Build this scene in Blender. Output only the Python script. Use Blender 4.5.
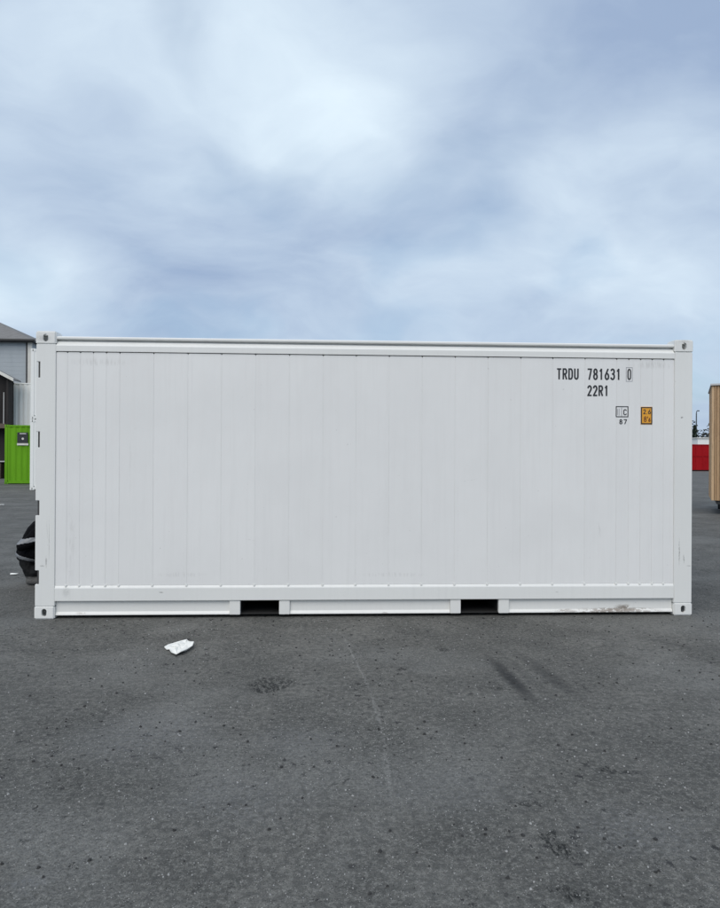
import bpy, bmesh, math, random
from mathutils import Vector, Matrix
R = math.radians
random.seed(7)
sc = bpy.context.scene
for o in list(bpy.data.objects): bpy.data.objects.remove(o)

# ------------------------------------------------------------------ camera
F_PX = 700.0                                        # focal length in photo pixels (720 wide)
CAM = Vector((2.6024, -6.4207, 1.4874))
YAW, PITCH, ROLL = 0.0497, 0.0020, 0.0054
fw = Vector((math.sin(YAW)*math.cos(PITCH), math.cos(YAW)*math.cos(PITCH), math.sin(PITCH)))
r0 = Vector((math.cos(YAW), -math.sin(YAW), 0)); u0 = r0.cross(fw)
rt = math.cos(ROLL)*r0 + math.sin(ROLL)*u0
up = -math.sin(ROLL)*r0 + math.cos(ROLL)*u0
cd = bpy.data.cameras.new('camera'); cam = bpy.data.objects.new('camera', cd)
sc.collection.objects.link(cam); sc.camera = cam
cam.matrix_world = Matrix(((rt.x, up.x, -fw.x, CAM.x), (rt.y, up.y, -fw.y, CAM.y), (rt.z, up.z, -fw.z, CAM.z), (0, 0, 0, 1)))
cd.sensor_fit = 'HORIZONTAL'; cd.sensor_width = 36; cd.lens = 36*F_PX/720
cd.clip_start = 0.05; cd.clip_end = 5000

def ray(px, py): return fw + rt*((px-360)/F_PX) - up*((py-454)/F_PX)
def ground(px, py): d = ray(px, py); return CAM + d*(-CAM.z/d.z)
def front(px, py, y=0.0): d = ray(px, py); return CAM + d*((y-CAM.y)/d.y)
def depth(px, py, z): return CAM + ray(px, py)*z
def hz(px): return 454+F_PX*(fw.z+rt.z*((px-360)/F_PX))/up.z   # horizon row at a column
def fx(px, py=454): return front(px, py).x
def fz(px, py): return front(px, py).z

# ------------------------------------------------------------------ node helpers
class NT:
    def __init__(s, tree): s.t = tree; s.n = tree.nodes; s.l = tree.links
    def node(s, kind, **kw):
        n = s.n.new(kind)
        for k, v in kw.items(): setattr(n, k, v)
        return n
    def put(s, sock, v):
        if isinstance(v, bpy.types.NodeSocket): s.l.new(v, sock)
        elif v is not None: sock.default_value = v
    def math(s, op, a, b=None, clamp=False):
        n = s.node('ShaderNodeMath', operation=op, use_clamp=clamp); s.put(n.inputs[0], a); s.put(n.inputs[1], b); return n.outputs[0]
    def vec(s, op, a, b=None):
        n = s.node('ShaderNodeVectorMath', operation=op); s.put(n.inputs[0], a); s.put(n.inputs[1], b)
        return n.outputs[1] if op in ('LENGTH', 'DOT_PRODUCT', 'DISTANCE') else n.outputs[0]
    def scale(s, a, f):
        n = s.node('ShaderNodeVectorMath', operation='SCALE'); s.put(n.inputs[0], a); s.put(n.inputs[3], f); return n.outputs[0]
    def noise(s, vec, scale, detail=4, rough=.55, dist=0, color=False):
        n = s.node('ShaderNodeTexNoise'); s.put(n.inputs['Vector'], vec)
        n.inputs['Scale'].default_value = scale; n.inputs['Detail'].default_value = detail
        n.inputs['Roughness'].default_value = rough; n.inputs['Distortion'].default_value = dist
        return n.outputs['Color' if color else 'Fac']
    def voro(s, vec, scale, out='Distance'):
        n = s.node('ShaderNodeTexVoronoi'); s.put(n.inputs['Vector'], vec); n.inputs['Scale'].default_value = scale
        return n.outputs[out]
    def rng(s, v, a, b, c=0., d=1., smooth=True):
        n = s.node('ShaderNodeMapRange', interpolation_type='SMOOTHSTEP' if smooth else 'LINEAR')
        s.put(n.inputs[0], v)
        for i, x in enumerate((a, b, c, d)): s.put(n.inputs[1+i], x)
        return n.outputs[0]
    def mapping(s, vec, loc=(0, 0, 0), rot=(0, 0, 0), scale=(1, 1, 1), kind='POINT'):
        n = s.node('ShaderNodeMapping', vector_type=kind); s.put(n.inputs[0], vec)
        n.inputs[1].default_value = loc; n.inputs[2].default_value = rot; n.inputs[3].default_value = scale
        return n.outputs[0]
    def mix(s, f, a, b, mode='MIX'):
        n = s.node('ShaderNodeMix', data_type='RGBA', blend_type=mode)
        s.put(n.inputs[0], f)
        s.put(n.inputs[6], (*a, 1) if isinstance(a, tuple) and len(a) == 3 else a)
        s.put(n.inputs[7], (*b, 1) if isinstance(b, tuple) and len(b) == 3 else b)
        return n.outputs[2]
    def blob(s, vec, c, half, rot=0., soft=.6):
        m = s.mapping(vec, (c[0], c[1], 0), (0, 0, rot), (half[0], half[1], 1e3), 'TEXTURE')
        return s.rng(s.vec('LENGTH', m), soft, 1.0, 1., 0.)
    def bump(s, h, strength, dist):
        n = s.node('ShaderNodeBump'); n.inputs['Strength'].default_value = strength; n.inputs['Distance'].default_value = dist
        s.put(n.inputs['Height'], h); return n.outputs[0]

MATS = {}
def material(name, base=(.5, .5, .5), rough=.5, metal=0., fn=None):
    m = bpy.data.materials.new(name); m.use_nodes = True
    t = NT(m.node_tree); b = m.node_tree.nodes['Principled BSDF']
    b.inputs['Base Color'].default_value = (*base, 1); b.inputs['Roughness'].default_value = rough; b.inputs['Metallic'].default_value = metal
    if fn: fn(t, b)
    MATS[name] = m
    return m

# ------------------------------------------------------------------ sky and sun
SUN_EL, SUN_AZ = R(48), R(-158)                      # azimuth measured from +Y towards +X: high behind the camera, to its left
SKY_STRENGTH = 0.1
w = bpy.data.worlds.new('World'); sc.world = w; w.use_nodes = True
wt = NT(w.node_tree); wt.n.clear()
wo = wt.node('ShaderNodeOutputWorld'); bg = wt.node('ShaderNodeBackground')
sky = wt.node('ShaderNodeTexSky', sky_type='NISHITA', sun_disc=False)
sky.sun_elevation = SUN_EL; sky.sun_rotation = SUN_AZ; sky.air_density = 1.0; sky.dust_density = 2.0; sky.ozone_density = 1.5
tc = wt.node('ShaderNodeTexCoord'); D = tc.outputs['Generated']
sx = wt.node('ShaderNodeSeparateXYZ'); wt.put(sx.inputs[0], D)
zz = wt.math('ADD', wt.math('MAXIMUM', sx.outputs[2], 0.), .50)
cx = wt.node('ShaderNodeCombineXYZ'); wt.put(cx.inputs[0], wt.math('DIVIDE', sx.outputs[0], zz)); wt.put(cx.inputs[1], wt.math('DIVIDE', sx.outputs[1], zz))
P2 = cx.outputs[0]                                   # a cloud deck seen in perspective
warp = wt.scale(wt.vec('SUBTRACT', wt.noise(P2, 2.2, 3, .5, color=True), (.5, .5, .5)), .34)
P3 = wt.vec('ADD', P2, warp)
n1 = wt.noise(wt.mapping(P3, (3.1, 1.7, 0), (0, 0, R(35)), (.7, 1.15, 1)), 2.2, 7, .53)
n2 = wt.noise(wt.mapping(P3, (8.3, 4.1, 0), (0, 0, R(-25)), (.9, 1.3, 1)), 5.0, 7, .55)
val = wt.math('ADD', wt.math('MULTIPLY', n1, .60), wt.math('MULTIPLY', n2, .26))
n3 = wt.noise(wt.mapping(P3, (2.2, 9.1, 0), (0, 0, R(40)), (.8, 1.5, 1)), 11.0, 8, .62)
val = wt.math('ADD', val, wt.math('MULTIPLY', wt.math('SUBTRACT', n3, .5), .10))
def deck(px, py):
    d = ray(px, py).normalized(); k = max(d.z, 0)+.50
    return (d.x/k, d.y/k)
for (px, py, hx, hy, rot, amt) in [(318, 105, .30, .45, .1, .24), (290, 20, .45, .40, .2, .12), (45, 10, .25, .30, 0, .14),
                                   (440, 300, .35, .45, 0, .15), (12, 300, .40, .34, 0, .40), (570, 190, .24, .25, 0, .16), (175, 130, .25, .40, .5, .06),
                                   (690, 125, .30, .22, .5, .08), (650, 280, .50, .40, 0, .13), (60, 190, .45, .40, -.3, -.14), (230, 245, .50, .40, -.5, -.12),
                                   (490, 105, .35, .40, .3, -.13), (670, 40, .45, .45, 0, -.17), (350, 265, .30, .35, -.4, -.05), (540, 320, .3, .3, 0, -.05)]:
    c = deck(px, py)
    val = wt.math('ADD', val, wt.math('MULTIPLY', wt.blob(P3, c, (hx*.72, hy*.52), rot, 0.0), amt*.62))
bright = wt.rng(val, .26, .76, smooth=False)
cloud = wt.mix(bright, (2.68, 3.48, 4.90), (6.4, 7.4, 8.1))
# thin places let the blue through
thin = wt.rng(wt.noise(wt.mapping(P3, (1.3, 7.7, 0)), 3.0, 4, .5), .50, .72)
cover = wt.math('SUBTRACT', .96, wt.math('MULTIPLY', thin, .30))
skyc = wt.mix(cover, wt.vec('MULTIPLY', sky.outputs[0], (.8, .95, 1.0)), cloud)
wt.put(bg.inputs[0], skyc); bg.inputs[1].default_value = SKY_STRENGTH
wt.l.new(bg.outputs[0], wo.inputs[0])

sd = bpy.data.lights.new('sun', 'SUN'); sun = bpy.data.objects.new('sun', sd); sc.collection.objects.link(sun)
sd.energy = 1.5; sd.angle = R(55); sd.color = (1.0, .925, .83)
sv = Vector((math.sin(SUN_AZ)*math.cos(SUN_EL), math.cos(SUN_AZ)*math.cos(SUN_EL), math.sin(SUN_EL)))
sun.rotation_euler = sv.to_track_quat('Z', 'Y').to_euler()
sc.view_settings.view_transform = 'Standard'; sc.view_settings.look = 'None'
sc.view_settings.exposure = 0.4; sc.view_settings.gamma = 1.0; sc.view_settings.use_curve_mapping = False

# ------------------------------------------------------------------ mesh helpers
class MB:
    def __init__(s): s.v = []; s.f = []
    def add(s, vs, fs):
        o = len(s.v); s.v += [tuple(v) for v in vs]; s.f += [[i+o for i in f] for f in fs]; return s
    def box(s, x0, x1, y0, y1, z0, z1):
        return s.add([(x, y, z) for x in (x0, x1) for y in (y0, y1) for z in (z0, z1)],
                     [(0, 1, 3, 2), (4, 6, 7, 5), (0, 4, 5, 1), (2, 3, 7, 6), (0, 2, 6, 4), (1, 5, 7, 3)])
    def prism(s, poly, axis, a, b):
        def p(q, t): return {'x': (t, q[0], q[1]), 'y': (q[0], t, q[1]), 'z': (q[0], q[1], t)}[axis]
        n = len(poly)
        return s.add([p(q, a) for q in poly]+[p(q, b) for q in poly],
                     [list(range(n))[::-1], list(range(n, 2*n))]+[(i, (i+1) % n, n+(i+1) % n, n+i) for i in range(n)])
    def tube(s, pts, rad, n=10):
        pts = [Vector(p) for p in pts]; rings = []
        for i, p in enumerate(pts):
            d = (pts[min(i+1, len(pts)-1)]-pts[max(i-1, 0)]).normalized()
            a = d.orthogonal().normalized() if i == 0 else (rings_a - d*rings_a.dot(d)).normalized()
            rings_a = a; b = d.cross(a); r = rad[i] if isinstance(rad, (list, tuple)) else rad
            rings.append([p+(a*math.cos(2*math.pi*k/n)+b*math.sin(2*math.pi*k/n))*r for k in range(n)])
        vs = [v for rg in rings for v in rg]; m = len(rings)
        fs = [(i*n+k, i*n+(k+1) % n, (i+1)*n+(k+1) % n, (i+1)*n+k) for i in range(m-1) for k in range(n)]
        fs += [list(range(n))[::-1], [(m-1)*n+k for k in range(n)]]
        return s.add(vs, fs)
    def mesh(s, name, mat=None, bevel=0, seg=2, smooth=False):
        me = bpy.data.meshes.new(name); me.from_pydata(s.v, [], s.f)
        bm = bmesh.new(); bm.from_mesh(me)
        bmesh.ops.recalc_face_normals(bm, faces=bm.faces)
        if bevel:
            es = [e for e in bm.edges if len(e.link_faces) == 2 and e.calc_face_angle(0) > .3]
            bmesh.ops.bevel(bm, geom=es, offset=bevel, segments=seg, affect='EDGES', clamp_overlap=True)
        bm.to_mesh(me); bm.free()
        if smooth:
            for p in me.polygons: p.use_smooth = True
        if mat: me.materials.append(MATS[mat])
        return me
    def build(s, name, mat, parent=None, bevel=0, seg=2, smooth=False):
        return link(name, s.mesh(name, mat, bevel, seg, smooth), parent)
def link(name, data, parent=None, loc=None):
    o = bpy.data.objects.new(name, data); sc.collection.objects.link(o); o.parent = parent
    if loc is not None: o.location = loc
    return o
def empty(name, loc=(0, 0, 0), rz=0.):
    o = link(name, None); o.location = loc; o.rotation_euler = (0, 0, rz); o.empty_display_size = .2; return o
def tag(o, label, cat, group=None):
    o['label'] = label; o['category'] = cat
    if group: o['group'] = group
    return o
def structure(o): o['kind'] = 'structure'; return o
def copy_tree(o, parent=None):
    c = o.copy(); sc.collection.objects.link(c); c.parent = parent
    for ch in list(o.children): copy_tree(ch, c)
    return c
def box(name, mat, parent, x0, x1, y0, y1, z0, z1, bevel=0, seg=2):
    return MB().box(x0, x1, y0, y1, z0, z1).build(name, mat, parent, bevel, seg)

# ------------------------------------------------------------------ materials
def stains_xy(t, vec, items, soft=.15):
    """max of several noisy ellipses; items: centre, half size, rotation, strength"""
    out = None
    for c, half, rot, amt in items:
        v = t.math('MULTIPLY', t.blob(vec, c, half, rot, soft), amt)
        out = v if out is None else t.math('MAXIMUM', out, v)
    return out

def asphalt(t, b):
    g = t.node('ShaderNodeNewGeometry').outputs['Position']
    flat = t.vec('MULTIPLY', g, (1, 1, 0))
    wob = t.scale(t.vec('SUBTRACT', t.noise(flat, 6.0, 4, .6, color=True), (.5, .5, .5)), .22)
    wv = t.vec('ADD', flat, wob)
    wob2 = t.scale(t.vec('SUBTRACT', t.noise(flat, 26.0, 4, .65, color=True), (.5, .5, .5)), .10)
    wv2 = t.vec('ADD', flat, wob2)
    big = t.noise(flat, .55, 4, .55); mid = t.noise(flat, 2.6, 5, .6); fine = t.noise(flat, 60, 4, .65)
    grain = t.noise(flat, 190, 3, .7)
    col = t.mix(t.rng(big, .3, .7), (.104, .1025, .0935), (.166, .162, .148))
    col = t.mix(t.rng(mid, .3, .7, 0, .65), col, (.056, .058, .055))
    col = t.mix(t.rng(fine, .44, .62, .0, .62), col, (.23, .228, .212))
    col = t.mix(t.rng(grain, .52, .34, 0., .85), col, (.022, .022, .021))
    col = t.mix(t.rng(t.noise(flat, 24, 5, .7), .42, .60, 0., .62), col, (.048, .049, .047))
    worn = t.math('MULTIPLY', t.rng(t.noise(t.vec('ADD', flat, (5.3, 2.2, 0)), .8, 3, .5), .48, .66), t.rng(t.noise(flat, 70, 3, .7), .35, .6))
    col = t.mix(t.math('MULTIPLY', worn, .42), col, (.215, .217, .208))
    # exposed aggregate: scattered pale and dark chips of different sizes
    for sc_, thr, cc, amt in ((150, .22, (.42, .415, .395), .8), (62, .10, (.36, .355, .34), .8), (75, .2, (.02, .02, .02), .8)):
        vn = t.node('ShaderNodeTexVoronoi'); t.put(vn.inputs['Vector'], t.vec('ADD', flat, (sc_*.37, sc_*.11, 0))); vn.inputs['Scale'].default_value = sc_
        pick = t.rng(t.noise(vn.outputs['Position'], 31.7, 2, .5), .56, .62)
        m = t.math('MULTIPLY', t.math('MULTIPLY', t.rng(vn.outputs['Distance'], thr*1.4, thr*.7), pick), amt)
        col = t.mix(m, col, cc)
    # oil spots, tar and scuffs (position, size)
    def G(px, py): p = ground(px, py); return (p.x, p.y)
    spots = [(G(272, 684), (.20, .17), .3, .75), (G(268, 689), (.13, .10), .1, .9), (G(606, 770), (.055, .05), 0, 1.), (G(588, 764), (.04, .03), .4, .6),
             (G(629, 773), (.05, .03), 0, .7), (G(557, 848), (.11, .05), -.9, .95), (G(548, 835), (.04, .05), -.6, .8), (G(580, 897), (.07, .04), .3, .9), (G(562, 889), (.05, .03), .2, .8),
             (G(443, 649), (.07, .09), .2, .7), (G(402, 669), (.05, .05), .3, .8), (G(495, 688), (.05, .06), .3, .7), (G(525, 804), (.09, .03), -.6, .7),
             (G(69, 868), (.03, .03), 0, .9), (G(22, 842), (.025, .02), .4, .8), (G(619, 656), (.04, .04), 0, .6), (G(500, 747), (.05, .03), 0, .4)]
    wob3 = t.scale(t.vec('SUBTRACT', t.noise(flat, 17.0, 5, .7, color=True), (.5, .5, .5)), .17)
    sp = stains_xy(t, t.vec('ADD', flat, wob3), spots, .55)
    sp = t.math('MULTIPLY', t.math('MULTIPLY', sp, 1.15, True), t.rng(t.noise(t.mapping(flat, rot=(0, 0, .7), scale=(1.8, .7, 1)), 24, 6, .8), .475, .52))
    col = t.mix(t.math('MULTIPLY', sp, .97), col, (.011, .0122, .0120))
    # tar flecks scattered over the right of the yard
    fl = t.math('MULTIPLY', t.rng(t.noise(t.mapping(flat, scale=(1, .8, 1)), 13, 6, .72), .60, .62), t.rng(t.noise(flat, .9, 2, .5), .42, .58))
    col = t.mix(t.math('MULTIPLY', fl, .9), col, (.018, .018, .019))
    # two rubber streaks
    def streak(a, c, wd, amt, ext=.58):
        p, q = ground(*a), ground(*c); mid_ = ((p.x+q.x)/2, (p.y+q.y)/2); d = q-p
        return (mid_, (d.length*ext, wd), math.atan2(d.y, d.x), amt)
    rub = stains_xy(t, wv2, [streak((487, 654), (541, 710), .085, 1.), streak((514, 650), (592, 708), .10, .6), streak((500, 652), (563, 709), .06, .35), streak((640, 636), (716, 655), .10, .35)])
    rub = t.math('MULTIPLY', rub, t.rng(t.noise(flat, 22, 3, .6), .1, .6, .4, 1.))
    col = t.mix(rub, col, (.022, .023, .024))
    # pale dust patches and the pale broken line
    dust = stains_xy(t, wv, [(G(150, 735), (.6, .5), .2, .5), (G(30, 880), (.12, .08), .4, .55), (G(240, 800), (.45, .35), 0, .4), (G(640, 830), (.4, .3), 0, .4), (G(300, 740), (.4, .3), 0, .4), (G(450, 790), (.5, .3), 0, .3)])
    col = t.mix(t.math('MULTIPLY', dust, t.rng(t.noise(flat, 45, 4, .7), .35, .7)), col, (.20, .205, .21))
    line = stains_xy(t, t.vec('ADD', flat, t.scale(wob2, .9)), [streak((343, 636), (371, 692), .012, 1., .7), streak((371, 692), (383, 735), .012, .95, .8), streak((383, 735), (392, 800), .011, .85, .7)], .4)
    col = t.mix(t.math('MULTIPLY', line, t.rng(t.noise(flat, 40, 3, .7), .36, .58, .16, .60)), col, (.23, .228, .218))
    t.put(b.inputs['Base Color'], col)
    t.put(b.inputs['Roughness'], t.rng(mid, .2, .8, .72, .92))
    b.inputs['Specular IOR Level'].default_value = .35
    h = t.math('ADD', t.math('MULTIPLY', t.voro(flat, 110), .5), t.math('ADD', t.math('MULTIPLY', fine, .6), t.math('MULTIPLY', grain, .5)))
    n = t.node('ShaderNodeBump'); n.inputs['Strength'].default_value = .8; n.inputs['Distance'].default_value = .007; t.put(n.inputs['Height'], h)
    t.put(b.inputs['Normal'], n.outputs[0])
material('asphalt', rough=.85, fn=asphalt)

def xz_vec(t):
    g = t.node('ShaderNodeNewGeometry').outputs['Position']
    s = t.node('ShaderNodeSeparateXYZ'); t.put(s.inputs[0], g)
    c = t.node('ShaderNodeCombineXYZ'); t.put(c.inputs[0], s.outputs[0]); t.put(c.inputs[1], s.outputs[2])
    return g, c.outputs[0]
def white_paint(tint, extra=None, wave=.0012):
    def fn(t, b):
        g, v = xz_vec(t)
        oi = t.node('ShaderNodeObjectInfo').outputs['Random']
        streak = t.noise(t.mapping(g, scale=(9, 9, .35)), 3.0, 4, .6)
        cloud_ = t.noise(g, 1.4, 3, .5)
        col = t.mix(t.rng(streak, .42, .8, 0, .34), tint, tuple(c*.86 for c in tint))
        col = t.mix(t.rng(cloud_, .35, .75, 0, .6), col, tuple(c*.93 for c in tint))
        col = t.mix(t.math('MULTIPLY', oi, .30), col, tuple(c*.90 for c in tint))
        sp = t.math('MULTIPLY', t.rng(t.noise(g, 38, 2, .5), .77, .79), .35)
        col = t.mix(sp, col, (.30, .29, .27))
        if extra: col = extra(t, g, v, col)
        t.put(b.inputs['Base Color'], col)
        t.put(b.inputs['Roughness'], t.rng(streak, .2, .8, .30, .48))
        b.inputs['Specular IOR Level'].default_value = .45
        n = t.node('ShaderNodeBump'); n.inputs['Strength'].default_value = 1.; n.inputs['Distance'].default_value = wave
        t.put(n.inputs['Height'], t.math('ADD', t.noise(t.mapping(g, scale=(1, 1, .45)), 5.5, 2, .5), t.math('MULTIPLY', t.noise(g, 190, 2, .6), .06)))
        t.put(b.inputs['Normal'], n.outputs[0])
    return fn
def V(px, py): p = front(px, py); return (p.x, p.z)
def panel_marks(t, g, v, col):
    # grime drawn down from the top rail and a few rubbed spots
    wv = t.vec('ADD', v, t.scale(t.vec('SUBTRACT', t.noise(v, 18, 3, .6, color=True), (.5, .5, .5)), .03))
    m = stains_xy(t, wv, [(V(655, 365), (.30, .05), 0, .30), (V(100, 362), (.35, .05), 0, .25), (V(70, 545), (.06, .5), 0, .18), (V(336, 517), (.012, .008), 0, .8), (V(130, 470), (.02, .5), 0, .12), (V(470, 480), (.10, .006), .2, .3), (V(250, 540), (.07, .005), -.15, .35), (V(600, 530), (.012, .10), .1, .25), (V(390, 575), (.4, .03), 0, .22), (V(180, 575), (.3, .03), 0, .22)])
    m = t.math('MULTIPLY', m, t.rng(t.noise(t.mapping(v, scale=(6, 1, 1)), 7, 4, .65), .40, .65))
    return t.mix(m, col, (.36, .35, .33))
def frame_marks(t, g, v, col):
    wv = t.vec('ADD', v, t.scale(t.vec('SUBTRACT', t.noise(v, 40, 3, .6, color=True), (.5, .5, .5)), .012))
    m = stains_xy(t, wv, [(V(679.4, 552), (.005, .17), 0, .9), (V(684, 559), (.008, .06), .06, .55), (V(689, 566), (.03, .006), 0, .45), (V(682, 417.5), (.016, .012), 0, 1.),
                          (V(46, 562), (.010, .07), 0, .55), (V(42, 566), (.03, .01), 0, .4), (V(49, 540), (.004, .25), 0, .45), (V(47, 530), (.003, .12), .04, .35),
                          (V(66, 592), (.05, .07), 0, .22), (V(161, 592.5), (.03, .007), 0, .7), (V(557, 592), (.02, .006), 0, .6), (V(43, 338), (.10, .04), 0, .30), (V(684, 341), (.08, .02), 0, .30)])
    m = t.math('MULTIPLY', m, t.rng(t.noise(v, 55, 3, .6), .25, .55))
    return t.mix(m, col, (.16, .155, .145))
def sill_marks(t, g, v, col):
    wv = t.vec('ADD', v, t.scale(t.vec('SUBTRACT', t.noise(v, 26, 4, .65, color=True), (.5, .5, .5)), .035))
    m = stains_xy(t, wv, [(V(618, 610.5), (.50, .028), .0, 1.), (V(565, 611), (.10, .016), 0, .8), (V(625, 608.5), (.13, .045), 0, 1.), (V(612, 612), (.75, .020), 0, .9), (V(80, 614), (.06, .015), 0, .5), (V(385, 613.5), (.05, .01), 0, .5)])
    m = t.math('MULTIPLY', m, t.rng(t.noise(t.mapping(v, scale=(1, 2.2, 1)), 15, 6, .72), .43, .49))
    return t.mix(t.math('MULTIPLY', m, .92), col, t.mix(t.noise(v, 60, 3, .6), (.11, .088, .07), (.36, .31, .265)))
WHITE = (.81, .81, .80)
material('panel_paint', fn=white_paint(WHITE, panel_marks, .0035))
material('frame_paint', fn=white_paint((.79, .795, .775), frame_marks, .0004))
material('sill_paint', fn=white_paint((.79, .79, .765), sill_marks, .0008))
material('white_steel', fn=white_paint((.70, .715, .71)))
material('dark_steel', (.05, .05, .05), .6)
material('dark_hollow', (.02, .02, .02), .8)
material('hinge_steel', (.20, .205, .205), .45, .4)
material('print_black', (.022, .025, .03), .6)
material('print_grey', (.30, .31, .33), .6)
material('sign_orange', (.78, .36, .03), .5)
material('print_red', (.10, .02, .008), .6)
material('rubber', (.018, .018, .018), .75)
material('grille_grey', (.16, .165, .17), .55)

def weathered(base, dark, sc_=1.2, rough=.55):
    def fn(t, b):
        g = t.node('ShaderNodeNewGeometry').outputs['Position']
        n = t.noise(t.mapping(g, scale=(2, 2, .5)), sc_, 5, .6); n2 = t.noise(g, 14, 3, .6)
        t.put(b.inputs['Base Color'], t.mix(t.math('ADD', t.rng(n, .4, .8, 0, .6), t.rng(n2, .6, .8, 0, .3)), base, dark))
        t.put(b.inputs['Roughness'], t.rng(n, .2, .8, rough+.1, rough+.3)); b.inputs['Specular IOR Level'].default_value = .2
    return fn
material('green_paint', fn=weathered((.135, .36, .012), (.085, .24, .01)))
material('red_paint', fn=weathered((.34, .004, .008), (.25, .003, .006)))
material('box_white', fn=weathered((.84, .85, .83), (.74, .75, .73)))
material('cladding_grey', fn=weathered((.42, .46, .49), (.36, .40, .43)))
material('trim_white', fn=weathered((.72, .71, .67), (.50, .48, .44)))
material('roof_sheet', fn=weathered((.20, .195, .19), (.13, .125, .12)))
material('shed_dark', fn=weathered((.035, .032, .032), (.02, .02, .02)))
material('shed_beam', fn=weathered((.16, .125, .10), (.08, .065, .055)))
material('pale_metal', (.5, .5, .5), .5)
material('lamp_pole', (.06, .07, .075), .5)

def wood(t, b):
    g = t.node('ShaderNodeNewGeometry').outputs['Position']
    oi = t.node('ShaderNodeObjectInfo').outputs['Random']
    off = t.node('ShaderNodeCombineXYZ'); t.put(off.inputs[0], t.math('MULTIPLY', oi, 37.)); t.put(off.inputs[2], t.math('MULTIPLY', oi, 11.))
    gr = t.noise(t.vec('ADD', t.mapping(g, scale=(1, 1, .06)), off.outputs[0]), 38, 4, .65, 1.2)
    col = t.mix(oi, (.36, .215, .105), (.56, .385, .225))
    col = t.mix(t.rng(gr, .45, .75, 0, .6), col, (.20, .105, .045))
    t.put(b.inputs['Base Color'], col); b.inputs['Roughness'].default_value = .6
    t.put(b.inputs['Normal'], t.bump(gr, .4, .002))
material('wood_slat', fn=wood)
def leafy(a, bcol):
    def fn(t, b):
        g = t.node('ShaderNodeNewGeometry')
        t.put(b.inputs['Base Color'], t.mix(t.noise(g.outputs['Position'], 3., 3, .6), a, bcol)); b.inputs['Roughness'].default_value = .7
    return fn
material('leaf_dark', fn=leafy((.018, .032, .022), (.04, .055, .035)))
material('leaf_far', fn=leafy((.045, .055, .055), (.08, .085, .08)))
material('bark', (.06, .05, .042), .85)
def paper(t, b):
    g = t.node('ShaderNodeNewGeometry').outputs['Position']
    t.put(b.inputs['Base Color'], t.mix(t.rng(t.noise(g, 30, 4, .6), .55, .8), (.80, .80, .77), (.55, .54, .50))); b.inputs['Roughness'].default_value = .7
    t.put(b.inputs['Normal'], t.bump(t.noise(g, 55, 4, .6), .5, .004))
material('paper', fn=paper)
def cloth(base):
    def fn(t, b):
        g = t.node('ShaderNodeNewGeometry').outputs['Position']
        n = t.noise(g, 9, 4, .6)
        t.put(b.inputs['Base Color'], t.mix(n, tuple(c*.7 for c in base), tuple(c*1.35 for c in base))); b.inputs['Roughness'].default_value = .9; b.inputs['Specular IOR Level'].default_value = .1
        t.put(b.inputs['Normal'], t.bump(t.noise(g, 24, 3, .6), .8, .02))
    return fn
material('jacket', fn=cloth((.0035, .0036, .0048)))
material('trousers', fn=cloth((.016, .017, .018)))
material('shoe', fn=cloth((.10, .10, .098)))
material('skin', (.42, .25, .18), .55)
material('beanie', fn=cloth((.012, .012, .014)))
material('reflective', (.20, .21, .225), .4)
material('eye_dark', (.02, .015, .012), .3)
material('glove', fn=cloth((.05, .05, .05)))

# ------------------------------------------------------------------ the ground
gm = MB(); S = 2500.
gm.add([(-S, -S, 0), (S, -S, 0), (S, S, 0), (-S, S, 0)], [(0, 1, 2, 3)])
structure(gm.build('ground', 'asphalt'))

# ------------------------------------------------------------------ the white refrigerated container
L, W, H = 6.058, 2.438, 2.591
root = empty('refrigerated_container')
tag(root, 'white refrigerated shipping container with flush panelled side standing on the asphalt', 'shipping container')

# corner casting: a hollow bevelled block with oval holes
def casting_mesh():
    a, b_, c = .178, .162, .118
    main = MB().box(0, a, 0, b_, 0, c).build('tmp', 'frame_paint', None, .010, 3)
    cut = []
    cut.append(MB().box(.024, a-.012, .024, b_-.012, .022, c-.012).build('tmp', None))
    def oval(w_, h_, n=20):
        r = min(w_, h_)/2; pts = []
        for k in range(n):
            an = 2*math.pi*k/n; x, y = r*math.cos(an), r*math.sin(an)
            if w_ > h_: x += math.copysign((w_-h_)/2, x)
            else: y += math.copysign((h_-w_)/2, y)
            pts.append((x, y))
        return pts
    cut.append(MB().prism([(x+.088, y+.060) for x, y in oval(.046, .068)], 'y', -.02, .03).build('tmp', None))
    cut.append(MB().prism([(x+.082, y+.060) for x, y in oval(.046, .068)], 'x', -.02, .03).build('tmp', None))
    cut.append(MB().prism([(x+.088, y+.082) for x, y in oval(.10, .062)], 'z', -.02, .03).build('tmp', None))
    for c_ in cut:
        m = main.modifiers.new('b', 'BOOLEAN'); m.operation = 'DIFFERENCE'; m.object = c_; m.solver = 'EXACT'
    dg = bpy.context.evaluated_depsgraph_get()
    me = bpy.data.meshes.new_from_object(main.evaluated_get(dg)); me.name = 'corner_casting'
    for o in cut+[main]: bpy.data.objects.remove(o)
    if not me.materials: me.materials.append(MATS['frame_paint'])
    for i in range(len(me.materials)): me.materials[i] = MATS['frame_paint']
    return me
cm = casting_mesh()
for sx_ in (0, 1):
    for sy_ in (0, 1):
        for sz_ in (0, 1):
            o = link('corner_casting', cm, root, (L*sx_, W*sy_, H*sz_))
            o.scale = (1-2*sx_, 1-2*sy_, 1-2*sz_)

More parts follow.
